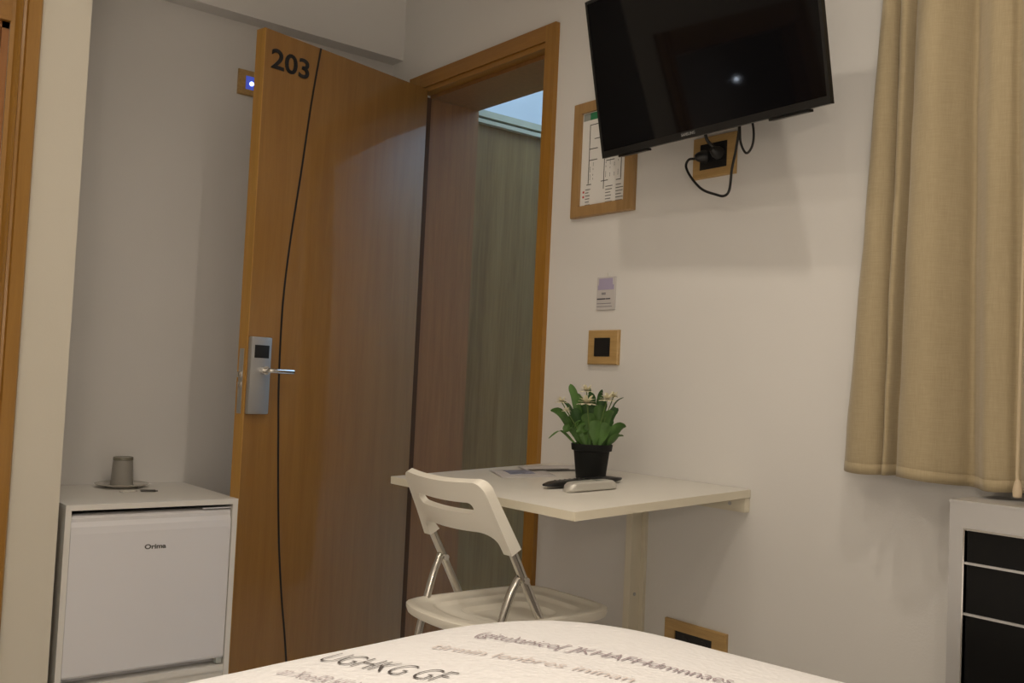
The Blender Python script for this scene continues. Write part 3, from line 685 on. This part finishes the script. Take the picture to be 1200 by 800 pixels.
for (a, b, z) in ((1.128, 1.27, 1.845), (1.128, 1.165, 1.770), (1.128, 1.165, 1.735), (1.122, 1.142, 1.660), (1.185, 1.215, 1.664), (1.250, 1.27, 1.660), (1.205, 1.24, 1.724), (1.15, 1.195, 1.80), (1.20, 1.268, 1.79)): W_.append((a, b, z, z+ln))
mark('plan_lines', W_, mat('plan_ink', (.02, .02, .02), .6))
T_ = []; random.seed(2)
for r in range(6):
    z = 1.645-r*.0095
    for a, n in ((1.118, .022), (1.206, .030), (1.250, .034)): T_.append((a, a+n*random.uniform(.6, 1), z, z+.0022))
for r in range(9):
    for a in (1.135, 1.148, 1.204, 1.222, 1.240, 1.256): 
        if random.random() < .6: T_.append((a, a+.001, 1.675+r*.006, 1.680+r*.006))
mark('small_print', T_, GREY)
mark('red_symbols', [(1.106, 1.113, 1.637, 1.643), (1.106, 1.113, 1.622, 1.628)], mat('red_ink', (.5, .05, .05), .6))

cd = thing('door_hanger_card', 'small white and lilac printed card on the wall above the switch', 'card', (1.222, 0, 1.27))
B('card', (1.184, -.004, 1.274), (1.262, -.001, 1.372), mat('card_white', (.60, .58, .58), .5), cd, .001)
def cm(name, boxes, m): return link(name, nb(*[((a, -.0047, c_), (b, -.0039, d)) for a, b, c_, d in boxes]), m, cd)
cm('lilac_header', [(1.192, 1.250, 1.348, 1.368), (1.188, 1.256, 1.334, 1.348)], mat('lilac', (.42, .38, .55), .5))
cm('print_lines', [(1.186, 1.222, 1.305, 1.3085), (1.224, 1.242, 1.305, 1.3085)], mat('card_ink', (.06, .06, .08), .5))
cm('faint_print', [(1.186, 1.246, 1.292, 1.294), (1.186, 1.25, 1.283, 1.285), (1.205, 1.222, 1.319, 1.326)], mat('card_ink_faint', (.28, .27, .30), .5))
cm('card_hook', [(1.215, 1.229, 1.372, 1.384)], PVC)

# ------------------------------------------------------------ minibar cabinet, fridge and what stands on it
CF, CY0, CY1, CZ = .404, -1.266, -.762, .644
CBK = XW+.002
cb = thing('fridge_cabinet', 'low white open cabinet housing the small fridge beside the open door', 'cabinet', (.16, -1.01, 0))
FB = .135                                        # height of the cabinet floor
B('top_panel', (CBK, CY0, CZ-.016), (CF, CY1, CZ), CABW, cb, .0015)
B('side_panel', (CBK, CY1-.016, 0), (CF-.001, CY1, CZ-.016), CABW, cb, .001)
B('side_panel', (CBK, CY0, 0), (CF-.001, CY0+.016, CZ-.016), CABW, cb, .001)
B('bottom_panel', (CBK, CY0+.016, FB-.018), (CF-.006, CY1-.016, FB), CABW, cb, .001)
B('plinth', (CF-.03, CY0+.016, 0), (CF-.012, CY1-.016, FB-.018), CABW, cb, .001)
B('back_panel', (CBK, CY0+.016, FB), (CBK+.008, CY1-.016, CZ-.016), CABW, cb)
fr = thing('mini_fridge', 'small white fridge built into the low cabinet', 'fridge', (.16, -1.01, FB))
B('fridge_body', (CBK+.03, CY0+.025, FB+.001), (CF-.050, CY1-.025, .600), FRIDGE, fr, .006)
y0, y1 = CY0+.0175, CY1-.0185
prof = [(-.045, .156), (-.011, .156), (-.005, .163), (-.0035, .560), (-.0055, .580), (-.011, .594), (-.0105, .604), (-.015, .611), (-.029, .614), (-.045, .614)]
bm = bmesh.new(); prism(bm, prof, lambda x, z: (CF+x, y0, z), lambda x, z: (CF+x, y1, z)); fd = link('fridge_door', bm, FRIDGE, fr, False, .0015)
B('grip_lip', (CF-.016, y1-.09, .616), (CF-.006, y1-.002, .619), FRIDGE, fd, .001)
B('door_gasket', (CF-.049, y0+.008, .160), (CF-.046, y1-.008, .608), mat('gasket_grey', (.12, .12, .12), .6), fr)
link('door_foot', nb(((CF-.036, y1-.020, FB+.004), (CF-.010, y1-.002, .156))), mat('hinge_plastic', (.45, .48, .47), .5), fr)
me = text_mesh('Orima', .02, .0004, bold=.0006, width=.063, height=.0145)
place(me, (CF-.0032, -1.041, .506), (0, 1, 0), (0, 0, 1), (1, 0, 0)); lab(link_me('brand_lettering', me, GREY, fr), 'small grey brand lettering')

SXc, SYc = .018, -1.000
sa2 = thing('saucer', 'white saucer under the upturned tumbler on the fridge cabinet', 'saucer', (SXc, SYc, CZ))
bm = bmesh.new(); lathe(bm, [(.045, 0), (.050, .0), (.054, .004), (.082, .011), (.084, .013), (.080, .014), (.052, .007), (.01, .006), (.01, .004)], (SXc, SYc, CZ+.0003), 40, True); link('dish', bm, CERAM, sa2, 'auto')
gl = thing('tumbler', 'upturned drinking glass standing on the saucer', 'glass', (SXc, SYc, CZ+.008))
bm = bmesh.new(); lathe(bm, [(.0335, 0), (.0355, .0), (.0362, .002), (.0310, .077), (.0300, .088), (.028, .090), (.001, .090), (.001, .080), (.027, .077), (.0335, .002)], (SXc, SYc, CZ+.0082), 40, True); link('glass_body', bm, GLASS, gl, 'auto')
bm = bmesh.new(); lathe(bm, [(.0303, .081), (.0315, .081), (.0310, .090), (.0292, .0912), (.0272, .0905), (.0284, .0895)], (SXc, SYc, CZ+.0082), 40, True); lab(link('rim_band', bm, mat('base_ring', (.20, .19, .15), .3), gl, True), 'darker thick glass base on top')
for i, (x, y, a, m_, lb) in enumerate(((.150, -1.02, .3, mat('sachet_white', (.75, .73, .68), .4), 'left of the two tiny sachets in front of the saucer'), (.155, -.957, -.25, mat('sachet_dark', (.06, .055, .05), .4), 'right of the two tiny sachets in front of the saucer, darker'))):
    sx = thing('sachet', lb, 'sachet', (x, y, CZ), a, 'sachets on the fridge cabinet')
    mm = Matrix.Translation((x, y, CZ+.0004)) @ Matrix.Rotation(a, 4, 'Z')
    B('packet', (-.011, -.025, 0), (.011, .021, .005), m_, sx, .0018, mm)
    B('crimped_end', (-.011, .021, .0015), (.011, .027, .003), STEEL if i == 0 else m_, sx, 0, mm)

# ------------------------------------------------------------ convector (air-conditioning unit) under the curtain
AX0, AX1, AY, AZ = 2.372, 3.40, -.18, .858
ac = thing('convector', 'silver floor-standing convector with black grille panels below the curtain', 'convector', (2.9, -.09, 0))
IX0, IX1 = 2.402, 3.36
bm = nb(((AX0, AY, .10), (IX0, -.001, AZ)), ((IX1, AY, .10), (AX1, -.001, AZ)), ((IX0, AY, .808), (IX1, -.001, AZ)), ((IX0, AY, .10), (IX1, -.001, .16)))
link('casing', bm, ACM, ac)
B('top_lid', (AX0-.001, AY-.001, AZ-.004), (AX1+.001, -.001, AZ+.001), ACM, ac, .002)
for (a, b) in ((.745, .804), (.650, .740), (.42, .645), (.165, .415)):
    B('grille_panel', (IX0+.003, AY+.004, a), (IX1-.003, -.02, b), ACB, ac, .003)
for z in (.7425, .6475, .4175): B('divider', (IX0, AY+.0005, z-.0022), (IX1, AY+.02, z+.0022), ACM, ac)
link('inner_trim', nb(((IX0, AY-.0012, .804), (IX1, AY+.02, .808)), ((IX0-.003, AY-.0012, .16), (IX0, AY+.02, .808))), CHROME, ac)
for x in (AX0+.1, AX1-.1): B('foot', (x-.03, -.15, 0), (x+.03, -.03, .10), ACM, ac, .002)

# ------------------------------------------------------------ curtain
KEY = [(0, 2.060, 2.126, -.050), (1, 2.085, 2.140, -.078), (2, 2.120, 2.156, -.086), (3, 2.150, 2.168, -.074), (4, 2.166, 2.176, -.052), (5, 2.176, 2.190, -.088), (6, 2.186, 2.206, -.092),
       (6.6, 2.193, 2.217, -.060), (7.4, 2.215, 2.232, -.098), (8.4, 2.250, 2.262, -.118), (9.6, 2.290, 2.290, -.112), (10.6, 2.325, 2.318, -.070), (11.2, 2.342, 2.332, -.036), (12, 2.364, 2.350, -.052), (13, 2.395, 2.385, -.086), (14, 2.43, 2.415, -.078), (14.6, 2.447, 2.430, -.060)]
xx, q = 2.447, 14.6; random.seed(5)
while xx < 3.55:
    for dq, dx, yy in ((.9, .035, -.105), (1.0, .045, -.118), (.9, .035, -.085), (.6, .018, -.055)):
        q += dq; xx += dx*random.uniform(.9, 1.2); KEY.append((q, xx, xx-.012, yy))
ctl = smooth_path([Vector((a[1], a[2], a[3])) for a in KEY], 7)
ZT = 2.46; cu = thing('curtain', 'beige linen curtain hanging in folds over the window wall', 'curtain', (2.7, -.08, .88))
def cpt(p, z, off=0):
    f = (z-.885)/(1.92-.885); x = p.x + (p.y-p.x)*f
    amp = 1 - .12*min(1, max(0, f)); y = -.085 + (p.z+.085)*amp
    y += .006*noise.noise(Vector((x*9, 0, z*2.2))) + .004*noise.noise(Vector((x*22+z*6, 3, z*5)))
    return Vector((x, min(-.022, y-off), z))
def hemz(x): return .884 + .004*math.sin(x*23) - .006*sstep(2.17, 2.3, x)
NZ = 50
def sheet_curtain(z0f, z1f, nz, off, name, m, par, th):
    bm = bmesh.new(); G = []
    for p in ctl:
        za, zb = z0f(p.x), z1f(p.x); G.append([bm.verts.new(cpt(p, za+(zb-za)*j/nz, off)) for j in range(nz+1)])
    for a, b in zip(G, G[1:]):
        for j in range(nz): bm.faces.new((a[j], b[j], b[j+1], a[j+1]))
    bmesh.ops.recalc_face_normals(bm, faces=bm.faces); bmesh.ops.solidify(bm, geom=bm.faces[:], thickness=th)
    return link(name, bm, m, par, 'all')
sheet_curtain(hemz, lambda x: ZT, NZ, 0, 'fabric', CURT, cu, .0012)
sheet_curtain(lambda x: hemz(x)-.001, lambda x: hemz(x)+.022, 2, .0004, 'hem', CURT, cu, .0018)
rod = thing('curtain_rail', 'curtain rail above the frame of the photo holding the beige curtain', 'curtain rail', (2.8, -.085, ZT))
B('rail', (2.05, -.10, ZT+.003), (3.6, -.07, ZT+.025), PVC, rod, .002)
for x in (2.12, 2.85, 3.52): B('rail_bracket', (x-.01, -.07, ZT+.005), (x+.01, 0, ZT+.023), PVC, rod)
cw = thing('draw_cord', 'thin cream curtain cord ending in a small weight at the right edge', 'cord', (2.483, -.15, .87))
bm = bmesh.new(); tube(bm, smooth_path([(2.480, -.135, 2.44), (2.486, -.146, 1.8), (2.484, -.150, 1.3), (2.4835, -.150, 1.16), (2.482, -.150, .9)], 6), .0033, 8); link('cord', bm, mat('cord_cream', (.56, .46, .31), .8), cw, True)
bm = bmesh.new(); lathe(bm, [(.003, .034), (.006, .028), (.0085, .012), (.0075, .002), (.003, 0)], (2.483, -.150, .873), 14); link('weight', bm, mat('weight_cream', (.58, .47, .33), .5), cw, True)

# ------------------------------------------------------------ ceiling spots and the small wall light
for i, (x, y, k_) in enumerate(SPOTS):
    nm = ['ceiling spot nearest the television', 'ceiling spot nearest the curtain', 'ceiling spot above the foot of the bed, nearer the door', 'ceiling spot above the bed, nearer the window', 'ceiling spot in front of the niche', 'ceiling spot above the head of the bed', 'ceiling spot added to brighten the bed, above the middle of its foot half'][i]
    t = thing('ceiling_spot', nm, 'ceiling light', (x, y, CEIL-.01), group='recessed ceiling spots')
    bm = bmesh.new(); lathe(bm, [(.044, .0095), (.044, .003), (.040, .0), (.034, .002), (.034, .0095)], (x, y, CEIL-.0098), 28, True); link('trim_ring', bm, STEEL, t, True)
    bm = bmesh.new(); lathe(bm, [(.034, .006), (.034, .0095), (.001, .0095), (.001, .006)], (x, y, CEIL-.0098), 28, True); link('diffuser', bm, LAMPE, t)
wl = thing('wall_light', 'small cold white light on the wall inside the bathroom', 'wall light', (XW, -2.345, 1.73))
LP_ = Vector((-.02, -2.345, 1.76)); LD_ = Vector((.70, .71, 0)).normalized()
bm = bmesh.new(); tube(bm, [(XW+.001, -2.345, 1.76), (XW+.03, -2.345, 1.76), LP_-LD_*.02], .008, 14); link('arm', bm, PVC, wl, True)
bm = bmesh.new(); tube(bm, [LP_-LD_*.02, LP_], [.012, .03], 24); link('housing', bm, PVC, wl, True)
bm = bmesh.new(); tube(bm, [LP_+LD_*.0005, LP_+LD_*.004], .0085, 20); link('diffuser', bm, LEDW, wl, True)

rl = thing('added_ceiling_lamp', 'round flush white ceiling lamp added for fill light over the room', 'ceiling light', (2.15, -2.15, CEIL-.08))  # unseen fixture added around the round fill light
bm = bmesh.new(); lathe(bm, [(.23, .0), (.235, .078), (.001, .078), (.001, .070), (.222, .070), (.222, 0)], (2.15, -2.15, CEIL-.0795), 48, True); link('housing', bm, PVC, rl, 'auto')
bm = bmesh.new(); lathe(bm, [(.221, .012), (.221, .018), (.001, .018), (.001, .012)], (2.15, -2.15, CEIL-.0795), 48, True); link('diffuser', bm, LAMPE, rl)
hl = thing('added_wall_lamp', 'small white wall lamp added for fill light above the head of the bed', 'wall lamp', (XR, -2.55, 1.28))  # unseen fixture added for the frontal fill light
bm = bmesh.new(); tube(bm, [(XR-.001, -2.55, 1.36), (XR-.03, -2.55, 1.36)], .05, 24); link('wall_plate', bm, STEEL, hl, True)
bm = bmesh.new(); tube(bm, [(XR-.03, -2.55, 1.36), (XR-.075, -2.55, 1.36)], .012, 14); link('arm', bm, STEEL, hl, True)
